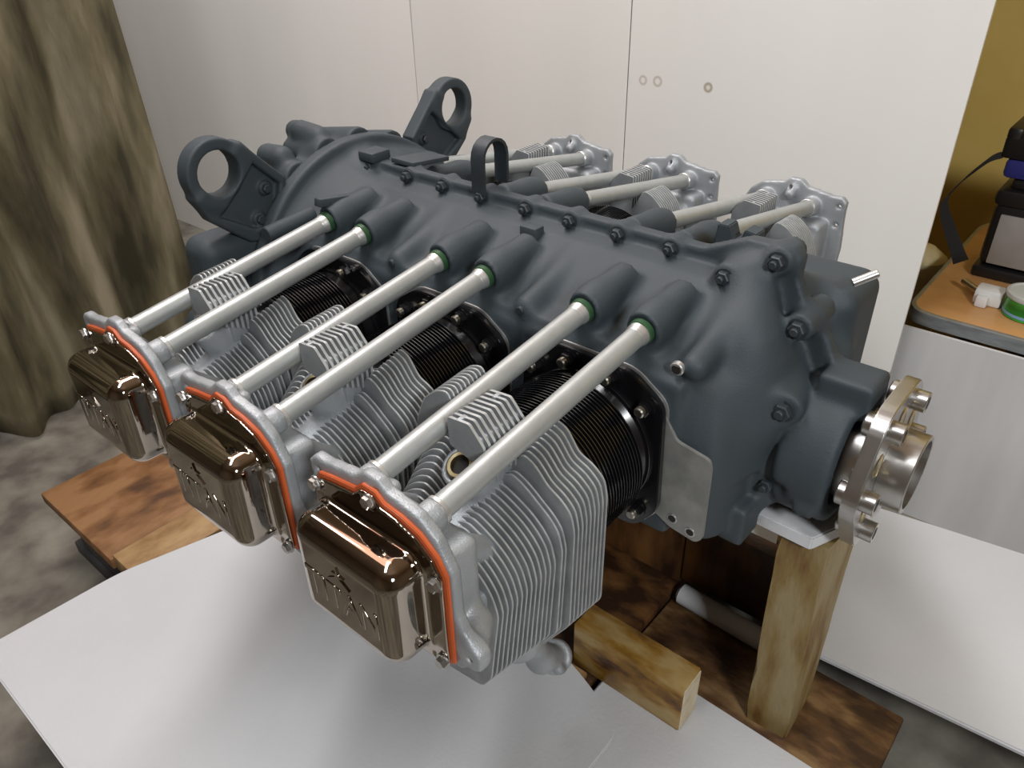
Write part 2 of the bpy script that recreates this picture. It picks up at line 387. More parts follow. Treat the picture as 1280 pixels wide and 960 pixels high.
tag(part('curtain', curtain(), M['curtain']), 'olive and beige patterned curtain hanging in folds on the left', 'curtain')

# ------------------------------------------------------------------ pallet
pal = root('wooden_pallet', (-0.28, 0.02, -0.53), 'brown stained wooden pallet under the engine, partly covered by foam', 'pallet')
for i, (x0, x1, dz, m) in enumerate([(-0.90, -0.655, 0, 'wood_pallet'), (-0.652, -0.575, 0.010, 'wood_light'), (-0.555, -0.42, 0, 'wood_pallet'), (-0.405, -0.27, 0, 'wood_pallet'), (-0.255, -0.12, 0, 'wood_pallet'), (-0.105, 0.03, 0, 'wood_dark')]):
    y1 = 0.5 if x1 < 0 else 0.068
    part('deck_board', box(NB(), (x0, -0.405+0.004*(i % 2), -0.41), (x1, 0.45, -0.39+dz), 0.002), M[m], pal)
part('deck_board', box(NB(), (0.033, -0.075, -0.422), (0.347, 0.085, -0.400), 0.003), M['wood_plank'], pal, 'dark plank under the post, sawn end to the right')
part('deck_board', box(NB(), (0.033, 0.20, -0.422), (0.347, 0.33, -0.402), 0.003), M['wood_plank'], pal)
part('deck_board', box(NB(), (0.033, -0.40, -0.422), (0.347, -0.22, -0.402), 0.003), M['wood_plank'], pal)
for x0 in (-0.86, -0.33, 0.16):
    for y0 in (-0.385, -0.04, 0.28): part('block', box(NB(), (x0, y0, -0.505), (x0+0.15, y0+0.11, -0.4105 if x0 < 0 else -0.4225), 0.003), M['wood_grey' if x0 < -.5 else 'wood_dark'], pal)
for y0 in (-0.39, -0.045, 0.275): part('runner', box(NB(), (-0.89, y0, -0.53), (0.335, y0+0.12, -0.5055), 0.002), M['wood_grey'], pal)

# foam sheets lying on the pallet
def flat(name, pts, z0, z1, m, r=0.03, bev=0.002):
    return part(name, prism(NB(), rpoly(pts, r, 5), lambda p, t: (p[0], p[1], t), z0, z1, bev), m)
tag(flat('foam_sheet', [(-0.612, -0.60), (0.10, -0.60), (0.10, -0.160), (0.03, -0.132), (-0.022, -0.116), (-0.50, -0.10), (-0.552, -0.235), (-0.602, -0.412)], -0.3795, -0.3735, M['foam'], 0.025),
    'large white foam sheet under the three rocker covers, on the pallet', 'foam sheet')
tag(flat('foam_sheet', [(0.042, -0.58), (0.9, -0.58), (0.9, -0.068), (0.040, -0.052)], -0.3995, -0.3850, M['foam'], 0.008),
    'white foam sheet under the short stained block at the bottom', 'foam sheet')
tag(flat('foam_sheet', [(0.21, 0.090), (0.9, 0.14), (0.9, 0.52), (0.40, 0.455), (0.2, 0.425), (-0.07, 0.38), (-0.07, 0.130), (0.21, 0.130)], -0.3895, -0.3815, M['foam'], 0.004),
    'white foam sheet lying flat right of the post below the propeller flange', 'foam sheet')
rl = NB(); lathe(rl, (0.042, 0.075, -0.3845), (0.235, 0.068, -0.3845), [(0, 0), (0, 0.010), (0.004, 0.0145), (0.19, 0.0145), (0.193, 0.011), (0.193, 0)], 24)
tag(part('foam_roll', rl, M['foam']), 'thin white foam roll on the dark plank behind the post', 'foam roll')

# upright stained beam behind
ub = root('wooden_beam', (-0.1, 0.1, -0.385), 'dark oil-stained upright beam behind the foam roll', 'beam')
part('board', box(NB(), (-0.42, 0.094, -0.389), (0.03, 0.122, -0.262), 0.003), M['wood_dark'], ub)
part('board', box(NB(), (0.032, 0.094, -0.381), (0.205, 0.120, -0.262), 0.003), M['wood_dark'], ub)

# short block
bk = root('wood_block', (0.07, -0.09, -0.385), 'short yellow-brown stained timber block lying on the foam sheet', 'wood block')
bb = box(NB(), (-0.004, -0.115, -0.385), (0.149, -0.073, -0.311), 0.0025, 2, Matrix.Rotation(0.0, 3, 'Z'))
part('timber', bb, M['wood_stain'], bk)
part('sawn_end', box(NB(), (0.1485, -0.1130, -0.384), (0.150, -0.075, -0.3130), 0.0005, 1), M['wood_end'], bk)
tag(part('wood_block', box(NB(), (-0.004, -0.150, -0.3895), (0.022, -0.118, -0.380), 0.002), M['wood_light']), 'small pale wood scrap behind the foam sheet under the engine', 'wood block')

# post: four corners fitted top and bottom
def post():
    bm = NB(); b = [(0.198, -0.036), (0.248, -0.033), (0.246, 0.042), (0.196, 0.040)]; t = [(0.194, -0.044), (0.240, -0.040), (0.247, 0.034), (0.196, 0.034)]
    n = 10; rg = []; rnd = random.Random(4)
    for k in range(n+1):
        f = k/n; rg.append([bm.verts.new((x0*(1-f)+x1*f+rnd.uniform(-.0004, .0004), y0*(1-f)+y1*f+rnd.uniform(-.0004, .0004), -0.400+f*0.3070)) for (x0, y0), (x1, y1) in zip(b, t)])
    for p, q in zip(rg, rg[1:]):
        for i in range(4): bm.faces.new((p[i], p[(i+1) % 4], q[(i+1) % 4], q[i]))
    bm.faces.new(rg[0][::-1]); bm.faces.new(rg[-1])
    bmesh.ops.bevel(bm, geom=[e for e in bm.edges if abs(e.verts[0].co.z-e.verts[1].co.z) > .01], offset=0.003, segments=2, affect='EDGES')
    smooth_by_angle(bm, 30); return bm
tag(part('wooden_post', post(), M['wood_post']), 'upright square timber post holding up the nose of the engine', 'post')
tag(part('foam_pad', prism(NB(), rpoly([(0.168, -0.050), (0.227, -0.052), (0.2455, -0.008), (0.2455, 0.045), (0.168, 0.045)], 0.003, 2), lambda p, t: (p[0], p[1], t), -0.0925, -0.0765, 0.0015), M['foam']),
    'small white foam pad between post top and engine nose', 'foam pad')
tag(part('wooden_post', box(NB(), (0.12, 0.20, -0.3815), (0.165, 0.245, -0.045), 0.002), M['wood_stain']), 'second timber post behind the engine, only its edge seen beside the nose', 'post')

# ------------------------------------------------------------------ table with its things
tb = root('low_table', (0.6, 0.85, -0.53), 'low table with varnished orange top and aluminium edge, at the right', 'table')
tp = [(0.118, 0.675), (0.130, 0.655), (0.16, 0.648), (1.2, 0.648), (1.2, 1.24), (0.20, 1.24), (0.118, 1.12)]
part('table_top', prism(NB(), rpoly(tp, 0.03), lambda p, t: (p[0], p[1], t), -0.165, -0.145), M['ply'], tb)
ed = NB(); ring = rpoly(tp, 0.03); n = len(ring)
cx = sum(p[0] for p in ring)/n; cy = sum(p[1] for p in ring)/n
t = bmesh.new(); rows = []
for (o, z) in ((0, -0.168), (0.007, -0.168), (0.007, -0.1465), (0.004, -0.1448), (0.0, -0.1449)):
    row = []
    for i, p in enumerate(ring):
        a = Vector(ring[i-1]); b = Vector(ring[(i+1) % n]); d = (b-a).normalized(); nn = Vector((d.y, -d.x))
        row.append(t.verts.new((p[0]+nn.x*o, p[1]+nn.y*o, z)))
    rows.append(row)
for a, b in zip(rows, rows[1:]):
    for i in range(n): t.faces.new((a[i], a[(i+1) % n], b[(i+1) % n], b[i]))
bmesh.ops.recalc_face_normals(t, faces=t.faces); smooth_by_angle(t, 50); join(ed, t)
part('metal_edging', ed, M['alu'], tb)
for (x, y) in ((0.2, 0.75), (1.1, 0.75), (0.25, 1.15), (1.1, 1.15)): part('leg', box(NB(), (x-.02, y-.02, -.53), (x+.02, y+.02, -.1655), .003), M['alu'], tb)

tn = root('tin', (0.268, 0.735, -0.145), 'round green printed tin with a pale lid, at the right frame edge', 'tin')
c = (0.272, 0.735)
part('can', lathe(NB(), (c[0], c[1], -0.145), (c[0], c[1], -0.11), [(0, 0), (0, .036), (.002, .038), (.004, .037), (.028, .037), (.030, .038), (.032, .036), (.032, 0)], 40), M['tin'], tn)
part('lid', lathe(NB(), (c[0], c[1], -0.1135), (c[0], c[1], -0.10), [(0, 0), (0, .0385), (.004, .040), (.008, .0395), (.009, .036), (.0065, .034), (.0065, 0)], 40), M['lidgrey'], tn, 'pale translucent lid')
part('printed_band', lathe(NB(), (c[0], c[1], -0.140), (c[0], c[1], -0.122), [(0, .0371), (0, .0375), (.0045, .0375), (.0045, .0371)], 40), M['tinblue'], tn)
ft = root('pipe_fitting', (0.205, 0.745, -0.145), 'white plastic fitting with a short metal nipple, left of the tin', 'fitting')
b_ = NB(); box(b_, (0.190, 0.728, -0.145), (0.232, 0.762, -0.118), .004); box(b_, (0.196, 0.716, -0.145), (0.214, 0.730, -0.126), .003)
part('body', b_, M['white'], ft)
part('nipple', cyl(NB(), (0.192, 0.748, -0.130), (0.163, 0.770, -0.128), 0.0055, 20, .001), M['steel'], ft, 'metal nipple')

dk = root('hand_lamp', (0.24, 0.87, -0.145), 'black boxy lamp with a grey window and strap, upright on the table', 'lamp')
part('base', box(NB(), (0.158, 0.842, -0.145), (0.36, 0.96, -0.124), .006), M['plasticblack'], dk)
part('housing', box(NB(), (0.162, 0.850, -0.1245), (0.355, 0.955, -0.012), .012), M['plasticblack'], dk)
part('window', box(NB(), (0.176, 0.8465, -0.118), (0.35, 0.852, -0.030), .002), M['window'], dk, 'grey translucent window')
part('top_cap', box(NB(), (0.158, 0.846, -0.018), (0.36, 0.955, 0.012), .010), M['plasticblack'], dk)
part('neck', box(NB(), (0.175, 0.856, 0.0115), (0.35, 0.945, 0.030), .006), M['plasticblack'], dk)
part('battery', box(NB(), (0.158, 0.848, 0.0295), (0.36, 0.95, 0.062), .008), M['blue'], dk, 'blue battery pack')
bt = NB(); box(bt, (0.148, 0.845, 0.0615), (0.36, 0.955, 0.098), .006); box(bt, (0.148, 0.845, 0.090), (0.170, 0.955, 0.112), .006)
part('head', bt, M['plasticblack'], dk)
def ribbon(pts, wv, th):
    bm = NB(); P = []; n = len(pts)
    for i in range(n-1):           # catmull-rom
        p0, p1, p2, p3 = [Vector(pts[max(0, min(n-1, k))]) for k in (i-1, i, i+1, i+2)]
        for s in range(8):
            t_ = s/8; P.append(0.5*((2*p1)+(p2-p0)*t_+(2*p0-5*p1+4*p2-p3)*t_*t_+(3*p1-p0-3*p2+p3)*t_**3))
    P.append(Vector(pts[-1])); rows = []
    for i, p in enumerate(P):
        d = (P[min(i+1, len(P)-1)]-P[max(i-1, 0)]).normalized(); f = i/(len(P)-1)
        wd = Vector(wv[0]).lerp(Vector(wv[1]), f); wd = (wd-d*wd.dot(d)); nn = d.cross(wd).normalized()*th
        rows.append([bm.verts.new(p+wd+nn), bm.verts.new(p-wd+nn), bm.verts.new(p-wd-nn), bm.verts.new(p+wd-nn)])
    for a, b in zip(rows, rows[1:]):
        for i in range(4): bm.faces.new((a[i], a[(i+1) % 4], b[(i+1) % 4], b[i]))
    bm.faces.new(rows[0][::-1]); bm.faces.new(rows[-1]); bmesh.ops.recalc_face_normals(bm, faces=bm.faces); smooth_by_angle(bm, 60); return bm
part('strap', ribbon([(0.150, 0.85, 0.066), (0.134, 0.845, 0.055), (0.108, 0.84, 0.020), (0.092, 0.83, -0.012), (0.094, 0.825, -0.035), (0.112, 0.82, -0.065), (0.136, 0.81, -0.098), (0.146, 0.80, -0.108)], ((0, 0, 0.006), (0.009, 0.005, 0.007)), 0.0012), M['web'], dk, 'black webbing strap hanging in a loop')
cu = NB(); lathe(cu, (0.045, 0.98, -0.53), (0.045, 0.98, -0.15), [(0, 0), (0, .055), (.30, .060), (.345, .050), (.365, .025), (.37, 0)], 24)
tag(part('bundle', cu, M['pale']), 'pale yellowish bundle beside the table behind the hanging sheet', 'bundle')

# ================================================================== THE ENGINE
eng = root('aircraft_engine', (0, 0, -0.13), 'flat six aircraft engine with grey crankcase, silver finned cylinders and three chrome rocker covers', 'engine')
XN, XFAR, PT = 0.0195, -0.0155, 0.1869
CYL = [(XN-k*PT, False) for k in range(3)]+[(XFAR-k*PT, True) for k in range(3)]
# pushrod tube ends in the cylinder frame (u, y, z)
TA = ((-0.0222, -0.1239, 0.1230), (-0.0302, -0.3738, 0.0836)); TB = ((0.0423, -0.1239, 0.1230), (0.0342, -0.3738, 0.0836))
def along(T, s): a, b = Vector(T[0]), Vector(T[1]); return a+(b-a)*s

# ---- crankcase by signed distance
def crankcase():
    s = SDF((-0.50, -0.215, -0.17), (0.262, 0.215, 0.215), 0.0032)
    prof = [(0.0, 0.152), (0.03, 0.145), (0.062, 0.126), (0.095, 0.104), (0.118, 0.099), (0.127, 0.088), (0.127, -0.070), (0.118, -0.078), (0.06, -0.102)]
    prof = prof+[(-a, b) for a, b in prof[:0:-1]]
    s.add(sd_poly(prof, 0))
    plan = [(-0.47, -0.128), (0.105, -0.130), (0.148, -0.1275), (0.172, -0.064), (0.184, -0.044), (0.196, 0.045), (0.18, 0.075), (0.15, 0.118), (0.10, 0.130), (-0.47, 0.130)]
    s.inter(sd_poly(plan, 2), 0.012)
    side = [(-0.47, 0.20), (0.122, 0.20), (0.130, 0.150), (0.142, 0.120), (0.166, 0.098), (0.180, 0.070), (0.196, 0.058), (0.196, -0.060), (0.18, -0.066), (0.15, -0.085), (0.12, -0.102), (-0.47, -0.102)]
    s.inter(sd_poly(side, 1), 0.010)
    s.inter(lambda x, y, z: (x-0.10)*0.599-(y+0.127)*0.683+(z-0.09)*0.418, 0.025)
    # spine flange and raised front
    s.add(sd_poly([(-0.47, 0.163), (0.055, 0.163), (0.075, 0.172), (0.098, 0.182), (0.143, 0.184), (0.151, 0.176), (0.150, 0.158), (0.162, 0.132), (0.187, 0.108), (0.199, 0.085), (0.202, 0.05), (-0.47, 0.05)], 1, -0.0070, 0.0070, 0.0008), 0.003)
    # bolt bosses on the spine
    for x in BX: s.add(sd_cyl((x, -0.011, 0.156), (x, 0.011, 0.156), 0.0105, e=.002), 0.006, ((x-.03, -.03, .12), (x+.03, .03, .19)))
    s.add(sd_cyl((0.133, -0.016, 0.173), (0.133, 0.02, 0.173), 0.0125, e=.002), 0.008, ((.09, -.05, .13), (.18, .05, .2)))
    # front shoulders: ridge running down to the nose on both halves
    for g in (-1, 1):
        s.add(sd_cap((0.108, g*0.014, 0.152), (0.128, g*0.046, 0.105), 0.018, 0.027), 0.02)
        s.add(sd_cap((0.128, g*0.046, 0.105), (0.148, g*0.056, 0.035), 0.027, 0.028), 0.02)
        s.add(sd_cyl((0.166, g*0.028, 0.122), (0.166, 0, 0.122), 0.0130, e=.003), 0.010, ((.1, -.12, .06), (.2, .12, .18)))
        s.add(sd_cyl((0.179, g*0.064, 0.059), (0.170, g*0.02, 0.059), 0.0170, e=.003), 0.012, ((.1, -.14, -.04), (.24, .14, .12)))
        s.add(sd_cyl((0.176, g*0.059, -0.030), (0.170, g*0.02, -0.030), 0.0120, e=.003), 0.010, ((.1, -.14, -.10), (.24, .14, .04)))
        s.add(sd_cyl((0.093, g*0.033, 0.153), (0.093, g*0.010, 0.150), 0.0125, e=.003), 0.01, ((.03, -.08, .10), (.13, .08, .18)))
    # far-side front housing seen behind the spine
    s.add(sd_box((0.140, 0.095, 0.065), (0.048, 0.045, 0.062), 0.02), 0.015)
    s.cut(sd_poly([(0.16, 0.20), (0.30, 0.20), (0.30, 0.03), (0.203, 0.095)], 1, 0.03, 0.3), 0.006)
    # pushrod bosses, through-bolt bosses
    for (xc, far) in CYL:
        g = 1 if far else -1
        for T in (TA, TB):
            o = Vector((T[0][0], T[0][1]+0.006, T[0][2]-0.0)); i = along(T, -0.30)
            def tr(p): return (xc+(-p.x if far else p.x), -p.y if far else p.y, p.z)
            a = tr(o); b = tr(i); s.add(sd_cyl(a, b, 0.0178, 0.0150, e=.002), 0.011, ((a[0]-.06, min(a[1], b[1])-.03, .06), (a[0]+.06, max(a[1], b[1])+.03, .19)))
            c = tr(along(T, -0.10)); e_ = (c[0], c[1], 0.08); s.add(sd_cap(c, e_, 0.010, 0.014), 0.02, ((c[0]-.06, c[1]-.06, .03), (c[0]+.06, c[1]+.06, .17)))
        for du in (0.0935,):
            x = xc+(-du if far else du)
            if x < 0.13: s.add(sd_cap((x, g*0.112, 0.103), (x, g*0.03, 0.125), 0.0125), 0.012, ((x-.04, -.15, .06), (x+.04, .15, .17)))
        s.add(sd_box((xc, g*0.118, 0.0), (0.090, 0.0095, 0.088), 0.006), 0.006)
    # nose ring, its bore and the box on top
    s.add(sd_cyl((0.181, 0, 0), (0.2325, 0, 0), 0.0735, 0.0735, 0.007), 0.003)
    s.add(sd_cyl((0.12, 0, 0), (0.19, 0, 0), 0.060))
    s.add(sd_box((0.218, -0.012, 0.072), (0.024, 0.022, 0.017), 0.003), 0.006)
    s.add(sd_box((0.218, 0.045, 0.045), (0.014, 0.020, 0.012), 0.003), 0.006)
    s.add(sd_box((0.216, -0.060, -0.034), (0.010, 0.010, 0.008), 0.002), 0.003)
    s.cut(sd_cyl((0.206, 0, 0), (0.26, 0, 0), 0.0565), 0.002)
    # lower front lug and recess under the shoulder
    s.cut(sd_box((0.178, -0.100, -0.055), (0.018, 0.036, 0.040), 0.006), 0.006)
    s.add(sd_box((0.160, -0.072, -0.070), (0.013, 0.020, 0.022), 0.004), 0.006)
        # rear bell
    s.add(sd_cyl((-0.360, 0, 0), (-0.458, 0, 0), 0.118, 0.176, 0.004), 0.03)
    s.add(sd_cyl((-0.450, 0, -0.002), (-0.472, 0, -0.002), 0.187, e=0.004), 0.008)
    s.cut(sd_box((-0.45, 0, -0.2), (0.2, 0.3, 0.075)), 0.005)
    # clear room round the rear cylinders
    for (xc, far) in (CYL[2], CYL[5]):
        g = 1 if far else -1; s.cut(sd_cyl((xc, g*0.1285, 0), (xc, g*0.3, 0), 0.098), 0.003)
    # tube bores
    for (xc, far) in CYL:
        for T in (TA, TB):
            p = T[0]; q = along(T, 0.12); f_ = lambda v: (xc+(-v[0] if far else v[0]), -v[1] if far else v[1], v[2])
            a = f_(along(T, -0.03)); b = f_(q); s.cut(sd_cyl(a, b, 0.0135), 0.001, ((a[0]-.03, min(a[1], b[1])-.03, .08), (a[0]+.03, max(a[1], b[1])+.03, .16)))
    return s.mesh()
BX = [-0.415, -0.347, -0.286, -0.224, -0.158, -0.098, -0.037, 0.024]
case = part('crankcase', crankcase(), M['case'], eng, 'matt dark blue-grey painted cast crankcase')
for x in BX: part('case_nut', hexnut(NB(), (x, -0.011, 0.156), (0, -1, 0), 0.0068, 0.006, stud=0.004), M['bolt'], case)
part('case_nut', hexnut(NB(), (0.133, -0.016, 0.173), (0, -1, 0), 0.0075, 0.007, stud=0.004), M['bolt'], case)
for (x, y, z, r) in ((0.093, -0.033, 0.153, .007), (0.166, -0.028, 0.122, .0078), (0.179, -0.064, 0.059, .0088), (0.176, -0.059, -0.030, .007)):
    part('case_nut', hexnut(NB(), (x, y, z), (0, -1, 0), r, 0.006, stud=0.004), M['bolt'], case)
for x in (XN-0.0935-PT, XN-0.0935, XN+0.083):
    part('plug_screw', cyl(NB(), (x, -0.121, 0.103), (x, -0.1265, 0.1025), 0.0065 if x > 0 else 0.0045, 20, .0008), M['bright' if x > 0 else 'bolt'], case)
    if x > 0: part('screw_hole', cyl(NB(), (x, -0.126, 0.1025), (x, -0.1268, 0.1025), 0.0045, 16), M['hole'], case)
# small lugs on top of the case
part('lug', box(NB(), (-0.140, -0.046, 0.135), (-0.118, -0.030, 0.152), .002), M['case'], case)
part('lug', box(NB(), (-0.430, -0.020, 0.163), (-0.402, 0.012, 0.176), .003), M['case'], case)
part('lug', box(NB(), (-0.385, -0.004, 0.162), (-0.345, 0.060, 0.168), .001, rot=Matrix.Rotation(-.1, 3, 'X')), M['case'], case)
sd = NB()
prism(sd, [(0, 0), (0.044, 0), (0.042, 0.020), (0.030, 0.022), (0.026, 0.010), (0.018, 0.009), (0.013, 0.022), (0.002, 0.022)], lambda p, t: (0.052+p[0], t, 0.156+p[1]), 0.022, 0.042, 0.001)
part('saddle', sd, M['case'], case)
# long key on the rearmost boss
part('rib', box(NB(), (-0.386, -0.128, 0.137), (-0.374, -0.048, 0.147), .0015, rot=Matrix.Rotation(-.158, 3, 'X')), M['case'], case)
sp = NB(); cyl(sp, (-0.425, -0.105, 0.118), (-0.425, -0.175, 0.112), 0.010, 20, .001); part('oil_pipe', sp, M['case'], case)
part('stud', cyl(NB(), (0.180, 0.052, 0.140), (0.197, 0.066, 0.150), 0.0042, 16, .0008), M['steel'], case, 'bright metal stud')
for (x, z) in ((0.190, 0.060), (0.196, 0.040)): part('drain_hole', cyl(NB(), (x, 0.0495, z), (x+.0001, 0.0480, z), 0.003, 12), M['hole'], case)
# pads: thin metal plate between the cylinder flange and case
def pad(bm, xc, far):
    g = 1 if far else -1
    P = [(-.0455, .0915), (.0455, .0915), (.0815, .067), (.0855, -.0535), (.0605, -.0865), (-.0605, -.0865), (-.0855, -.0535), (-.0815, .067)]
    P = rpoly(P, .012); return prism(bm, P, lambda p, t: (xc+p[0], t, p[1]), g*0.1275, g*0.1293, 0)
for (xc, far) in CYL: part('cylinder_pad', pad(NB(), xc, far), M['bright'], case, 'bright machined pad rim')
gp = root_g = None
gus = part('side_plate', prism(NB(), rpoly([(0.085, 0.075), (0.098, 0.055), (0.112, 0.032), (0.146, 0.026), (0.149, 0.018), (0.150, -0.066), (0.143, -0.074), (0.115, -0.070), (0.085, -0.055)], .004), lambda p, t: (p[0], t, p[1]), -0.1300, -0.1262, 0.0004), M['plate'], case, 'bare grey metal side plate with two holes')
for (x, z) in ((0.117, -0.058), (0.137, -0.064)):
    tb_ = NB(); tube(tb_, (x, -0.1296, z), (x, -0.1308, z), 0.0055, 0.004, 20, .0003); part('hole_rim', tb_, M['steel'], case)
    part('plate_hole', cyl(NB(), (x, -0.1298, z), (x, -0.1303, z), 0.0042, 16), M['hole'], case)

# lifting hook
def hook():
    P = []; 
    for z in (0.160, 0.175, 0.190, 0.199): P.append((-0.016, z))
    for k in range(1, 9): a = PI-k*PI/9; P.append((0.004+0.020*math.cos(a), 0.199+0.020*math.sin(a)))
    for z in (0.199, 0.190, 0.175, 0.165): P.append((0.024, z))
    bm = NB(); rows = []; n = len(P)
    for i, (y, z) in enumerate(P):
        a = Vector(P[max(0, i-1)]); b = Vector(P[min(n-1, i+1)]); d = (b-a).normalized(); nn = Vector((-d.y, d.x))*0.0018
        rows.append([bm.verts.new((-0.224-.0095, y+nn.x, z+nn.y)), bm.verts.new((-0.224+.0095, y+nn.x, z+nn.y)), bm.verts.new((-0.224+.0095, y-nn.x, z-nn.y)), bm.verts.new((-0.224-.0095, y-nn.x, z-nn.y))])
    for a, b in zip(rows, rows[1:]):
        for i in range(4): bm.faces.new((a[i], a[(i+1) % 4], b[(i+1) % 4], b[i]))
    bm.faces.new(rows[0][::-1]); bm.faces.new(rows[-1]); bmesh.ops.recalc_face_normals(bm, faces=bm.faces); smooth_by_angle(bm, 50); return bm
part('lifting_eye', hook(), M['bolt'], eng, 'dark strap lifting eye on the spine')

# ---- mount ears
def ear(g):
    lo = (-0.495, -0.25 if g < 0 else 0.06, 0.05); hi = (-0.455, -0.06 if g < 0 else 0.25, 0.245)
    s = SDF(lo, hi, 0.0018); C = (0.195*g, 0.184)
    hull = [(0.160*g, 0.212), (0.108*g, 0.158), (0.125*g, 0.085), (0.172*g, 0.092), (0.218*g, 0.132), (0.230*g, 0.160), (0.195*g, 0.184)]
    s.add(sd_cyl((-0.464, *C), (-0.487, *C), 0.0400, e=.003))
    s.add(sd_poly(hull, 0, -0.487, -0.464, .003), 0.012)
    inner = [(0.150*g, 0.185), (0.118*g, 0.152), (0.130*g, 0.105), (0.163*g, 0.107), (0.205*g, 0.134)]
    s.cut(sd_poly(inner, 0, -0.474, -0.45, .003), 0.004)
    s.add(sd_cyl((-0.466, *C), (-0.487, *C), 0.0345, e=.002), 0.003)
    for (y, z) in ((0.136, 0.150), (0.152, 0.115)): s.add(sd_cyl((-0.469, g*y, z), (-0.485, g*y, z), 0.0085, e=.002), 0.004)
    s.cut(sd_cyl((-0.40, *C), (-0.6, *C), 0.0262), 0.003)
    return s.mesh()
for g in (-1, 1):
    e = part('mount_ear', ear(g), M['case'], eng)
    for (y, z) in ((0.136, 0.150), (0.152, 0.115)): part('bolt', hexnut(NB(), (-0.469, g*y, z), (1, 0, 0), 0.0058, 0.005, False), M['bolt'], e)

# ---- accessory housing behind the ring
def accessory():
    s = SDF((-0.66, -0.26, -0.17), (-0.468, 0.22, 0.235), 0.0034)
    s.add(sd_cyl((-0.470, 0, 0.0), (-0.510, 0, 0.0), 0.176, e=.01))
    s.add(sd_box((-0.55, 0.0, 0.0), (0.06, 0.11, 0.13), 0.03), 0.02)
    for a in (60, 78, 96, 116, 136):
        y = -0.165*math.cos(math.radians(a)); z = 0.165*math.sin(math.radians(a)); s.add(sd_cap((-0.475, y*1.02, z*1.03), (-0.545, y, z), 0.022, 0.016), 0.01)
    s.add(sd_cap((-0.50, -0.03, 0.182), (-0.555, -0.02, 0.182), 0.014), 0.008)
    s.add(sd_cap((-0.50, -0.085, 0.170), (-0.53, -0.085, 0.168), 0.015), 0.008)
    s.add(sd_cap((-0.49, -0.03, 0.186), (-0.53, -0.03, 0.188), 0.013), 0.008)
    s.add(sd_box((-0.50, -0.190, 0.02), (0.030, 0.044, 0.085), 0.02), 0.02)
    s.add(sd_cap((-0.52, -0.20, -0.02), (-0.52, -0.225, -0.02), 0.03), 0.01)
    return s.mesh()
part('accessory_housing', accessory(), M['case'], eng)
# rear support foot of the engine
part('sump', prism(NB(), [(-0.44, -0.099), (-0.06, -0.099), (-0.03, -0.128), (-0.47, -0.128)], lambda p, t: (p[0], t, p[1]-.0), -0.080, 0.080, .004), M['case'], eng)

# ---- propeller flange, hub and bushings
pf = NB()
fl = rpoly([(0.0885*math.cos(PI/3*k), 0.0885*math.sin(PI/3*k)) for k in range(6)], 0.022, 8)
prism(pf, fl, lambda p, t: (t, p[0], p[1]), 0.2490, 0.2625, 0.0010)
F = part('propeller_flange', pf, M['steel'], eng, 'machined steel propeller flange with six lobes')
for k in range(6):
    a = PI/3*k; y, z = 0.0645*math.cos(a), 0.0645*math.sin(a)
    b_ = NB(); cyl(b_, (0.2405, y, z), (0.2505, y, z), 0.0115, 28, .0012); part('bushing_head', b_, M['steel'], F)
    b_ = NB(); tube(b_, (0.2620, y, z), (0.2740, y, z), 0.0100, 0.0064, 28, .0006); part('bushing', b_, M['steel'], F)
    part('bore', cyl(NB(), (0.2622, y, z), (0.2640, y, z), 0.0066, 16), M['hole'], F)
    a += PI/6; y, z = 0.052*math.cos(a), 0.052*math.sin(a)
    part('lightening_hole', lathe(NB(), (0.2622, y, z), (0.2640, y, z), [(0, 0), (0.0006, 0.0095), (0.0012, 0.0105), (0.0004, 0.0115)], 24), M['brass'], F)
hb = NB(); tube(hb, (0.2620, 0, 0), (0.2880, 0, 0), 0.0385, 0.0335, 64, .0008)
part('hub', hb, M['steel'], F)
part('hub_bore', cyl(NB(), (0.2622, 0, 0), (0.2700, 0, 0), 0.0334, 48), M['steel'], F)
cr = NB(); lathe(cr, (0.10, 0, 0), (0.2495, 0, 0), [(0, 0), (0, .046), (.1495, .046), (.1495, 0)], 64)
part('crankshaft', cr, M['steel'], eng, 'bright turned steel crankshaft end')
sl_ = NB(); tube(sl_, (0.2063, 0, 0), (0.2150, 0, 0), 0.0560, 0.0470, 64, .001); part('oil_seal', sl_, M['black'], eng)

# ---- cylinders: everything in the cylinder frame, copied six times
def barrel():
    pr = [(0, 0), (0, .070), (.014, .070), (.022, .0635)]
    return lathe(NB(), (0, -0.128, 0), (0, -0.245, 0), pr+[(.117, .0635), (.117, 0)], 64)
def barrel_fins():
    bm = NB()
    for k in range(19):
        t = .030+k*.0042; lathe(bm, (0, -0.128-t, 0), (0, -0.128-t-.0011, 0), [(0, .0630), (0, .0775), (.0011, .0775), (.0011, .0630)], 56)
    return bm
def base_flange():
    P = rpoly([(-.045, .090), (.045, .090), (.080, .066), (.084, -.053), (.060, -.085), (-.060, -.085), (-.084, -.053), (-.080, .066)], .012)
    bm = NB(); prism(bm, P, lambda p, t: (p[0], t, p[1]), -0.1295, -0.1370, 0.001)
    tube(bm, (0, -0.1365, 0), (0, -0.1405, 0), .0735, .066, 64)
    return bm
NUTS = [(sx*a, sz*b) for sx in (-1, 1) for sz in (-1, 1) for a, b in ((.0625, .060), (.0245, .079))]
IN = [(0.0, 0.060), (0.028, 0.070), (0.035, 0.090), (0.047, 0.086), (0.053, 0.078), (0.060, 0.067), (0.074, 0.062), (0.086, 0.052), (0.0895, 0.035), (0.089, -0.085), (0.055, -0.140),
      (0.0, -0.150), (-0.055, -0.140), (-0.089, -0.085), (-0.0895, 0.030), (-0.085, 0.066), (-0.074, 0.092), (-0.058, 0.106), (-0.044, 0.110), (-0.038, 0.096), (-0.020, 0.066)]
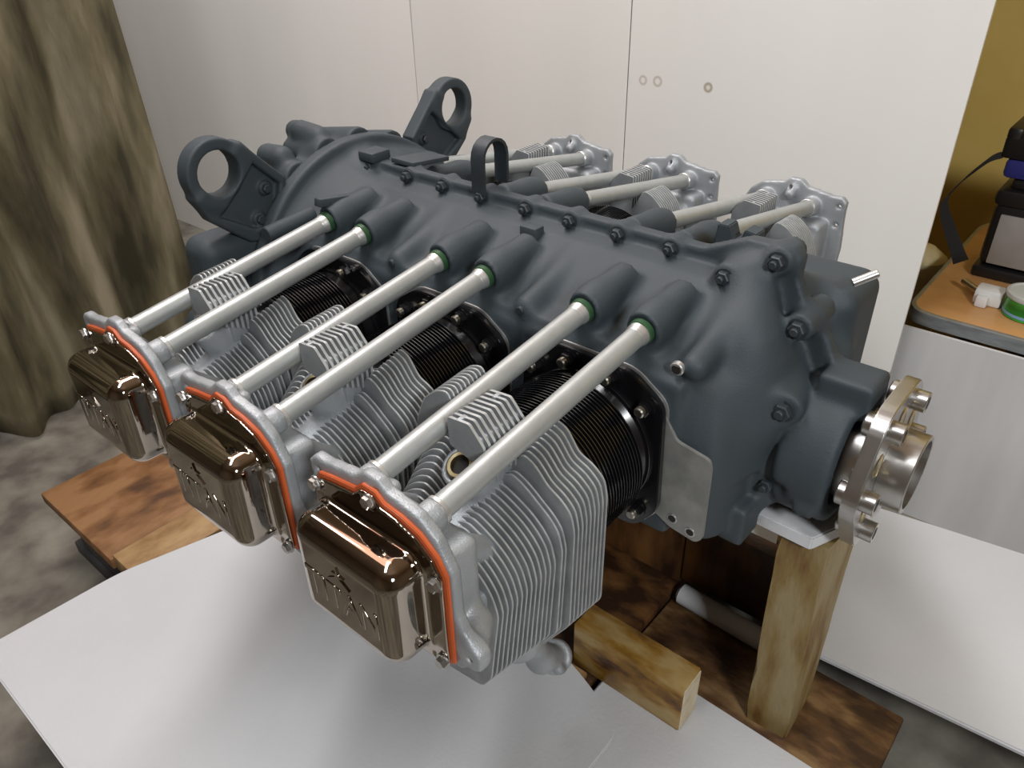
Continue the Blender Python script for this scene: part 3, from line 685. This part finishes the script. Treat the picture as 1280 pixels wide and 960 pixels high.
MID = [(0.0, 0.040), (0.018, 0.050), (0.026, 0.050), (0.036, 0.046), (0.046, 0.041), (0.056, 0.035), (0.066, 0.026), (0.074, 0.015), (0.0785, -0.004), (0.073, -0.097), (0.050, -0.134),
       (0.0, -0.142), (-0.050, -0.134), (-0.073, -0.097), (-0.0785, 0.004), (-0.073, 0.036), (-0.062, 0.058), (-0.050, 0.070), (-0.038, 0.074), (-0.030, 0.066), (-0.014, 0.044)]
OUT = [(0.0, 0.016), (0.010, 0.022), (0.018, 0.026), (0.026, 0.023), (0.034, 0.019), (0.042, 0.014), (0.052, 0.006), (0.061, -0.006), (0.067, -0.024), (0.056, -0.110), (0.045, -0.128),
       (0.0, -0.135), (-0.045, -0.128), (-0.056, -0.110), (-0.067, -0.024), (-0.061, -0.004), (-0.052, 0.010), (-0.040, 0.020), (-0.028, 0.026), (-0.020, 0.026), (-0.010, 0.020)]
NF = 24
def fin(k):
    t = k/(NF-1); y = -0.235-0.112*t
    def mix(A, B, e): return [tuple(Vector(a)*(1-e)+Vector(b)*e) for a, b in zip(A, B)]
    if t < 0.36: R_ = mix(IN, MID, t)
    elif t < 0.45: R_ = mix(IN, MID, 0.75)
    else: R_ = mix(MID, OUT, (t-0.45)/0.55)
    if t < 0.42: L_ = mix(IN, [(a*0.98, b*0.97) for a, b in IN], t/0.42)
    else: L_ = mix(MID, OUT, (t-0.42)/0.58)
    P = R_[:12]+L_[12:]
    P = rpoly(P, .006, 3)
    # slightly tapered fin with rounded edge
    bm = bmesh.new(); n = len(P); th = 0.00095; rows = []
    c = Vector((0, -0.03))
    for (sc, yy) in ((0.80, th), (0.993, th*0.95), (1.0, th*0.75), (1.0, -th*0.75), (0.993, -th*0.95), (0.80, -th)):
        rows.append([bm.verts.new((c.x+(p[0]-c.x)*sc, y+yy, c.y+(p[1]-c.y)*sc)) for p in P])
    for a, b in zip(rows, rows[1:]):
        for i in range(n): bm.faces.new((a[i], a[(i+1) % n], b[(i+1) % n], b[i]))
    bm.faces.ensure_lookup_table()
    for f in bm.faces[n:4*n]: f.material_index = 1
    bm.faces.new(rows[0][::-1]); bm.faces.new(rows[-1]); bmesh.ops.recalc_face_normals(bm, faces=bm.faces); smooth_by_angle(bm, 40)
    return bm
FLP = [(-.074, .080), (-.075, .094), (-.068, .101), (-.056, .100), (-.044, .102), (-.020, .106), (-.010, .114), (.005, .114), (.014, .107), (.028, .105), (.044, .102), (.060, .090), (.073, .066), (.074, .026), (.080, .012), (.094, -.002), (.094, -.016), (.082, -.022), (.074, -.030), (-.060, -.034), (-.074, -.024), (-.078, .03)]
GAP = [(-.066, .078), (-.060, .091), (-.046, .094), (-.018, .098), (-.008, .1065), (.005, .1065), (.013, .100), (.030, .098), (.048, .092), (.064, .079), (.0715, .065), (.0715, -.024), (.06, -.029), (-.056, -.029), (-.068, -.022)]
def head():
    s = SDF((-0.105, -0.402, -0.175), (0.105, -0.222, 0.130), 0.0024)
    s.add(sd_cyl((0, -0.228, 0), (0, -0.335, -0.01), 0.064, 0.036, .004))
    s.add(sd_box((0.0, -0.360, -0.018), (0.056, 0.024, 0.012), 0.006), 0.01)
    s.add(sd_box((0.003, -0.378, 0.018), (0.060, 0.020, 0.050), 0.008), 0.006)      # rocker box
    s.add(sd_poly(FLP, 1, -0.3985, -0.3885, .0008), 0.003)
    for T in (TA, TB):
        a = along(T, 0.988); b = along(T, 1.07); s.add(sd_cyl((a.x, a.y, a.z), (b.x, b.y, b.z), 0.0120, e=.002), 0.005)
    s.add(sd_cap((-0.002, -0.392, 0.103), (0.000, -0.382, 0.094), 0.0065, 0.007), 0.006)
    s.add(sd_cap((0.085, -0.392, -0.008), (0.068, -0.372, -0.006), 0.009, 0.012), 0.010)
    # plug boss (between the tubes), leaning outward
    s.add(sd_cyl((0.0, -0.285, 0.03), (0.0005, -0.312, 0.071), 0.020, 0.0182, .001), 0.008)
    s.cut(sd_cyl((0.0002, -0.306, 0.0625), (0.001, -0.330, 0.096), 0.0135), 0.001)
    # valve bulges and ports
    s.add(sd_cap((0.038, -0.360, 0.045), (0.034, -0.325, 0.010), 0.010, 0.012), 0.010)
    s.add(sd_cap((-0.038, -0.360, 0.045), (-0.034, -0.325, 0.015), 0.010, 0.012), 0.010)
    for g in (-1, 1): s.add(sd_cyl((g*0.033, -0.285, -0.05), (g*0.034, -0.290, -0.138), 0.028, 0.024, .004), 0.01)
    s.add(sd_cap((0.0, -0.285, 0.02), (0.010, -0.278, 0.075), 0.012, 0.011), 0.01)    # stem of the fin block
    s.cut(sd_box((0.001, -0.396, 0.022), (0.048, 0.026, 0.038), 0.008), 0.002)     # hollow rocker box
    for (u, z) in ((-.066, .088), (-.066, .062), (.002, .1025), (.085, -.010), (.064, .062), (.064, -.018)):
        s.cut(sd_cyl((u, -0.38, z), (u, -0.42, z), 0.0030), 0, ((u-.01, -.41, z-.01), (u+.01, -.37, z+.01)))
    return s.mesh()
def fin_block():
    parts = []
    P0 = [(-0.0100, 0.089), (-0.0105, 0.114), (0.012, 0.1165), (0.0265, 0.100), (0.0265, 0.078)]
    for k in range(9):
        y = -0.262-k*0.0060; P0 = [(-0.0100, 0.060+0.0035*k), (-0.0105, 0.114), (0.012, 0.1165), (0.0265, 0.100), (0.0265, 0.055+0.003*k)]; parts.append(prism(NB(), rpoly(P0, .002, 2), lambda p, t: (p[0], t, p[1]), y, y-0.0026, 0.0)); 
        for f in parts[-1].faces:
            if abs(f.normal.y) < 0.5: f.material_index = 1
    return parts
def fin_block_core():
    bm = NB(); box(bm, (-0.004, -0.3115, 0.090), (0.021, -0.2625, 0.104), .002); box(bm, (-0.004, -0.292, 0.050), (0.021, -0.2625, 0.095), .002)
    box(bm, (-0.0015, -0.264, 0.10), (0.0025, -0.271, 0.1155), .0005); box(bm, (-0.0015, -0.303, 0.10), (0.0025, -0.312, 0.1155), .0005)
    return bm
CS = [(-.060, .083), (.003, .0995), (.0635, .058), (.064, -.021), (-.062, -.022)]
def cover():
    s = SDF((-0.078, -0.446, -0.036), (0.080, -0.400, 0.114), 0.00125)
    ins = [(p[0]*0.955, 0.03+(p[1]-0.03)*0.955) for p in GAP]
    s.add(sd_poly(ins, 1, -0.4052, -0.4017, .001))
    s.add(sd_box((-0.003, -0.414, 0.027), (0.0555, 0.0235, 0.0475), 0.0165), 0.004)
    for (u, z) in CS[:]:
        s.cut(sd_cyl((u, -0.4052, z), (u, -0.45, z), 0.0085), 0.002, ((u-.02, -.446, z-.02), (u+.02, -.40, z+.02)))
    return s.mesh()
def lettering(zc):
    """TITAN with its peaked star mark, raised on the cover's face"""
    cu = bpy.data.curves.new('lettering', 'FONT'); cu.body = 'TITAN'; cu.size = 0.030; cu.extrude = 0.0006; cu.bevel_depth = 0.0003
    cu.align_x = 'CENTER'; cu.space_character = 1.02
    o = bpy.data.objects.new('tmp_text', cu); COL.objects.link(o); dg = bpy.context.evaluated_depsgraph_get(); dg.update()
    me = bpy.data.meshes.new_from_object(o.evaluated_get(dg)); bpy.data.objects.remove(o)
    bm = NB(); bm.from_mesh(me); bpy.data.meshes.remove(me)
    xs = [v.co.x for v in bm.verts]; wdt = max(xs)-min(xs); cxx = (max(xs)+min(xs))/2; ys = [v.co.y for v in bm.verts]; hgt = max(ys)-min(ys); my = min(ys)
    for v in bm.verts:
        u = (v.co.x-cxx)/wdt; h = (v.co.y-my)/hgt; H_ = 0.0235+0.007*(abs(u)*2)**2*0+0.004*abs(u)
        v.co = Vector((-0.004+u*0.080, -0.4372-v.co.z*1.1, 0.010+h*H_))
    bmesh.ops.triangulate(bm, faces=bm.faces)
    pk = [(-.015, .040), (-.0045, .047), (-.0095, .049), (-.004, .050), (-.003, .057), (-.0015, .050), (.0045, .049), (-.001, .047), (.009, .040), (-.003, .0445)]
    prism(bm, pk, lambda p, t: (p[0], t, p[1]), -0.4366, -0.4386, 0)
    bmesh.ops.recalc_face_normals(bm, faces=bm.faces)
    return bm
def cylobj(name, me_bm, m, parent, label=None): return part(name, me_bm, m, parent, label, local=True)

# prototypes at the origin frame, then one loop that copies
protos = {}
def P_(key, name, bm, m, label=None, m2=None):
    me = tomesh(name, bm, m)
    if m2 is not None: me.materials.append(m2)
    protos[key] = (name, me, label)
P_('barrel', 'cylinder_barrel', barrel(), M['black'], 'gloss black cylinder barrel')
P_('bfins', 'barrel_fins', barrel_fins(), M['black'])
P_('flange', 'base_flange', base_flange(), M['black'])
for i, (u, z) in enumerate(NUTS):
    b_ = NB(); hexnut(b_, (u, -0.137, z), (0, -1, 0), 0.0075, 0.0055); P_('bn%d' % i, 'flange_nut_seat', b_, M['black'])
    P_('nut%d' % i, 'stud_end', cyl(NB(), (u, -0.1435, z), (u, -0.1500, z), 0.0052, 18, .0012), M['nut'], 'bright stud end')
P_('head', 'cylinder_head', head(), M['silver'], 'silver painted cast cylinder head')
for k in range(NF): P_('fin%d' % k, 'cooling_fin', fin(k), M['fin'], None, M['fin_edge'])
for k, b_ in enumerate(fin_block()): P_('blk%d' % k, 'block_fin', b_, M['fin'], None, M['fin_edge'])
P_('blkcore', 'block_core', fin_block_core(), M['silver'])
b_ = NB(); tube(b_, (0.0003, -0.3085, 0.066), (0.0005, -0.3135, 0.0735), 0.0118, 0.0082, 32, .0008); P_('plug', 'plug_thread', b_, M['brass'], 'brass thread insert')
P_('plughole', 'plug_bore', cyl(NB(), (0.0003, -0.306, 0.063), (0.0004, -0.3105, 0.0695), 0.0083, 24), M['hole'])
b_ = NB(); prism(b_, GAP, lambda p, t: (p[0], t, p[1]), -0.3985, -0.4017, 0.0006); P_('gasket', 'rocker_gasket', b_, M['orange'], 'orange silicone gasket')
P_('cover', 'rocker_cover', cover(), M['chrome'], 'dark chrome rocker cover')
P_('text', 'lettering', lettering(0), M['chrome'])
for i, (u, z) in enumerate(CS):
    b_ = NB(); hexnut(b_, (u, -0.4050, z), (0, -1, 0), 0.0050, 0.004); P_('sc%d' % i, 'cover_screw', b_, M['steel'])
for nm, T in (('A', TA), ('B', TB)):
    a = along(T, -0.03); b = along(T, 1.02)
    P_('tube'+nm, 'pushrod_tube', cyl(NB(), a, b, 0.0098, 32), M['tube'], 'satin aluminium pushrod tube')
    b_ = NB(); lathe(b_, along(T, -0.02), along(T, 0.06), [(0, .0096), (0, .0112), (.008, .0112), (.010, .0102), (.012, .0102), (.0135, .0096)], 32); P_('col'+nm, 'tube_collar', b_, M['bright'], 'bright rolled collar')
    b_ = NB(); L_ = (Vector(T[1])-Vector(T[0])).length; tube(b_, along(T, -0.025), along(T, 0.000), 0.0124, 0.0100, 32, .0008); P_('seal'+nm, 'tube_seal', b_, M['green'], 'green rubber seal ring')
    b_ = NB(); tube(b_, along(T, 0.975), along(T, 0.992), 0.0118, 0.0095, 32, .0008); P_('end'+nm, 'tube_ring', b_, M['bright'])
E6 = abs_origin(eng)
def put(key, parent, mtx=None):
    name, me, label = protos[key]; o = bpy.data.objects.new(name, me); COL.objects.link(o); o.parent = parent
    if mtx is not None: o.location = mtx[0]; o.rotation_euler = (0, 0, mtx[1])
    if label: o['label'] = label
    return o
for (xc, far) in CYL:
    mt = (Vector((xc, 0, 0))-E6, PI if far else 0.0)
    bo = put('barrel', eng, mt); f_ = put('bfins', bo); put('flange', bo); f_['kind'] = 'stuff'
    for i in range(8): put('bn%d' % i, bo); put('nut%d' % i, bo)
    ho = put('head', eng, mt)
    for k in range(NF): put('fin%d' % k, ho)
    for k in range(9): put('blk%d' % k, ho)
    put('blkcore', ho); put('plug', ho); put('plughole', ho)
    for nm in 'AB':
        to = put('tube'+nm, eng, mt); put('col'+nm, to); put('seal'+nm, to); put('end'+nm, to)
    if not far:
        put('gasket', eng, mt); co = put('cover', eng, mt); put('text', co)
        for i in range(len(CS)): put('sc%d' % i, co)
def elbow():
    s = SDF((-0.01, -0.33, -0.31), (0.095, -0.165, -0.10), 0.0022)
    s.add(sd_cap((0.054, -0.285, -0.125), (0.048, -0.245, -0.205), 0.014, 0.014))
    s.add(sd_cap((0.048, -0.245, -0.205), (0.034, -0.205, -0.255), 0.014, 0.0135), 0.01)
    s.add(sd_cyl((0.036, -0.208, -0.250), (0.031, -0.198, -0.262), 0.019, e=.002), 0.004)
    s.add(sd_cap((0.052, -0.220, -0.245), (0.049, -0.212, -0.255), 0.006), 0.003)
    s.cut(sd_cyl((0.036, -0.208, -0.250), (0.025, -0.186, -0.280), 0.0105), 0.001)
    return s.mesh()
part('intake_elbow', elbow(), M['silver'], eng, 'small bright metal elbow under the nearest head')
bpy.context.view_layer.update()
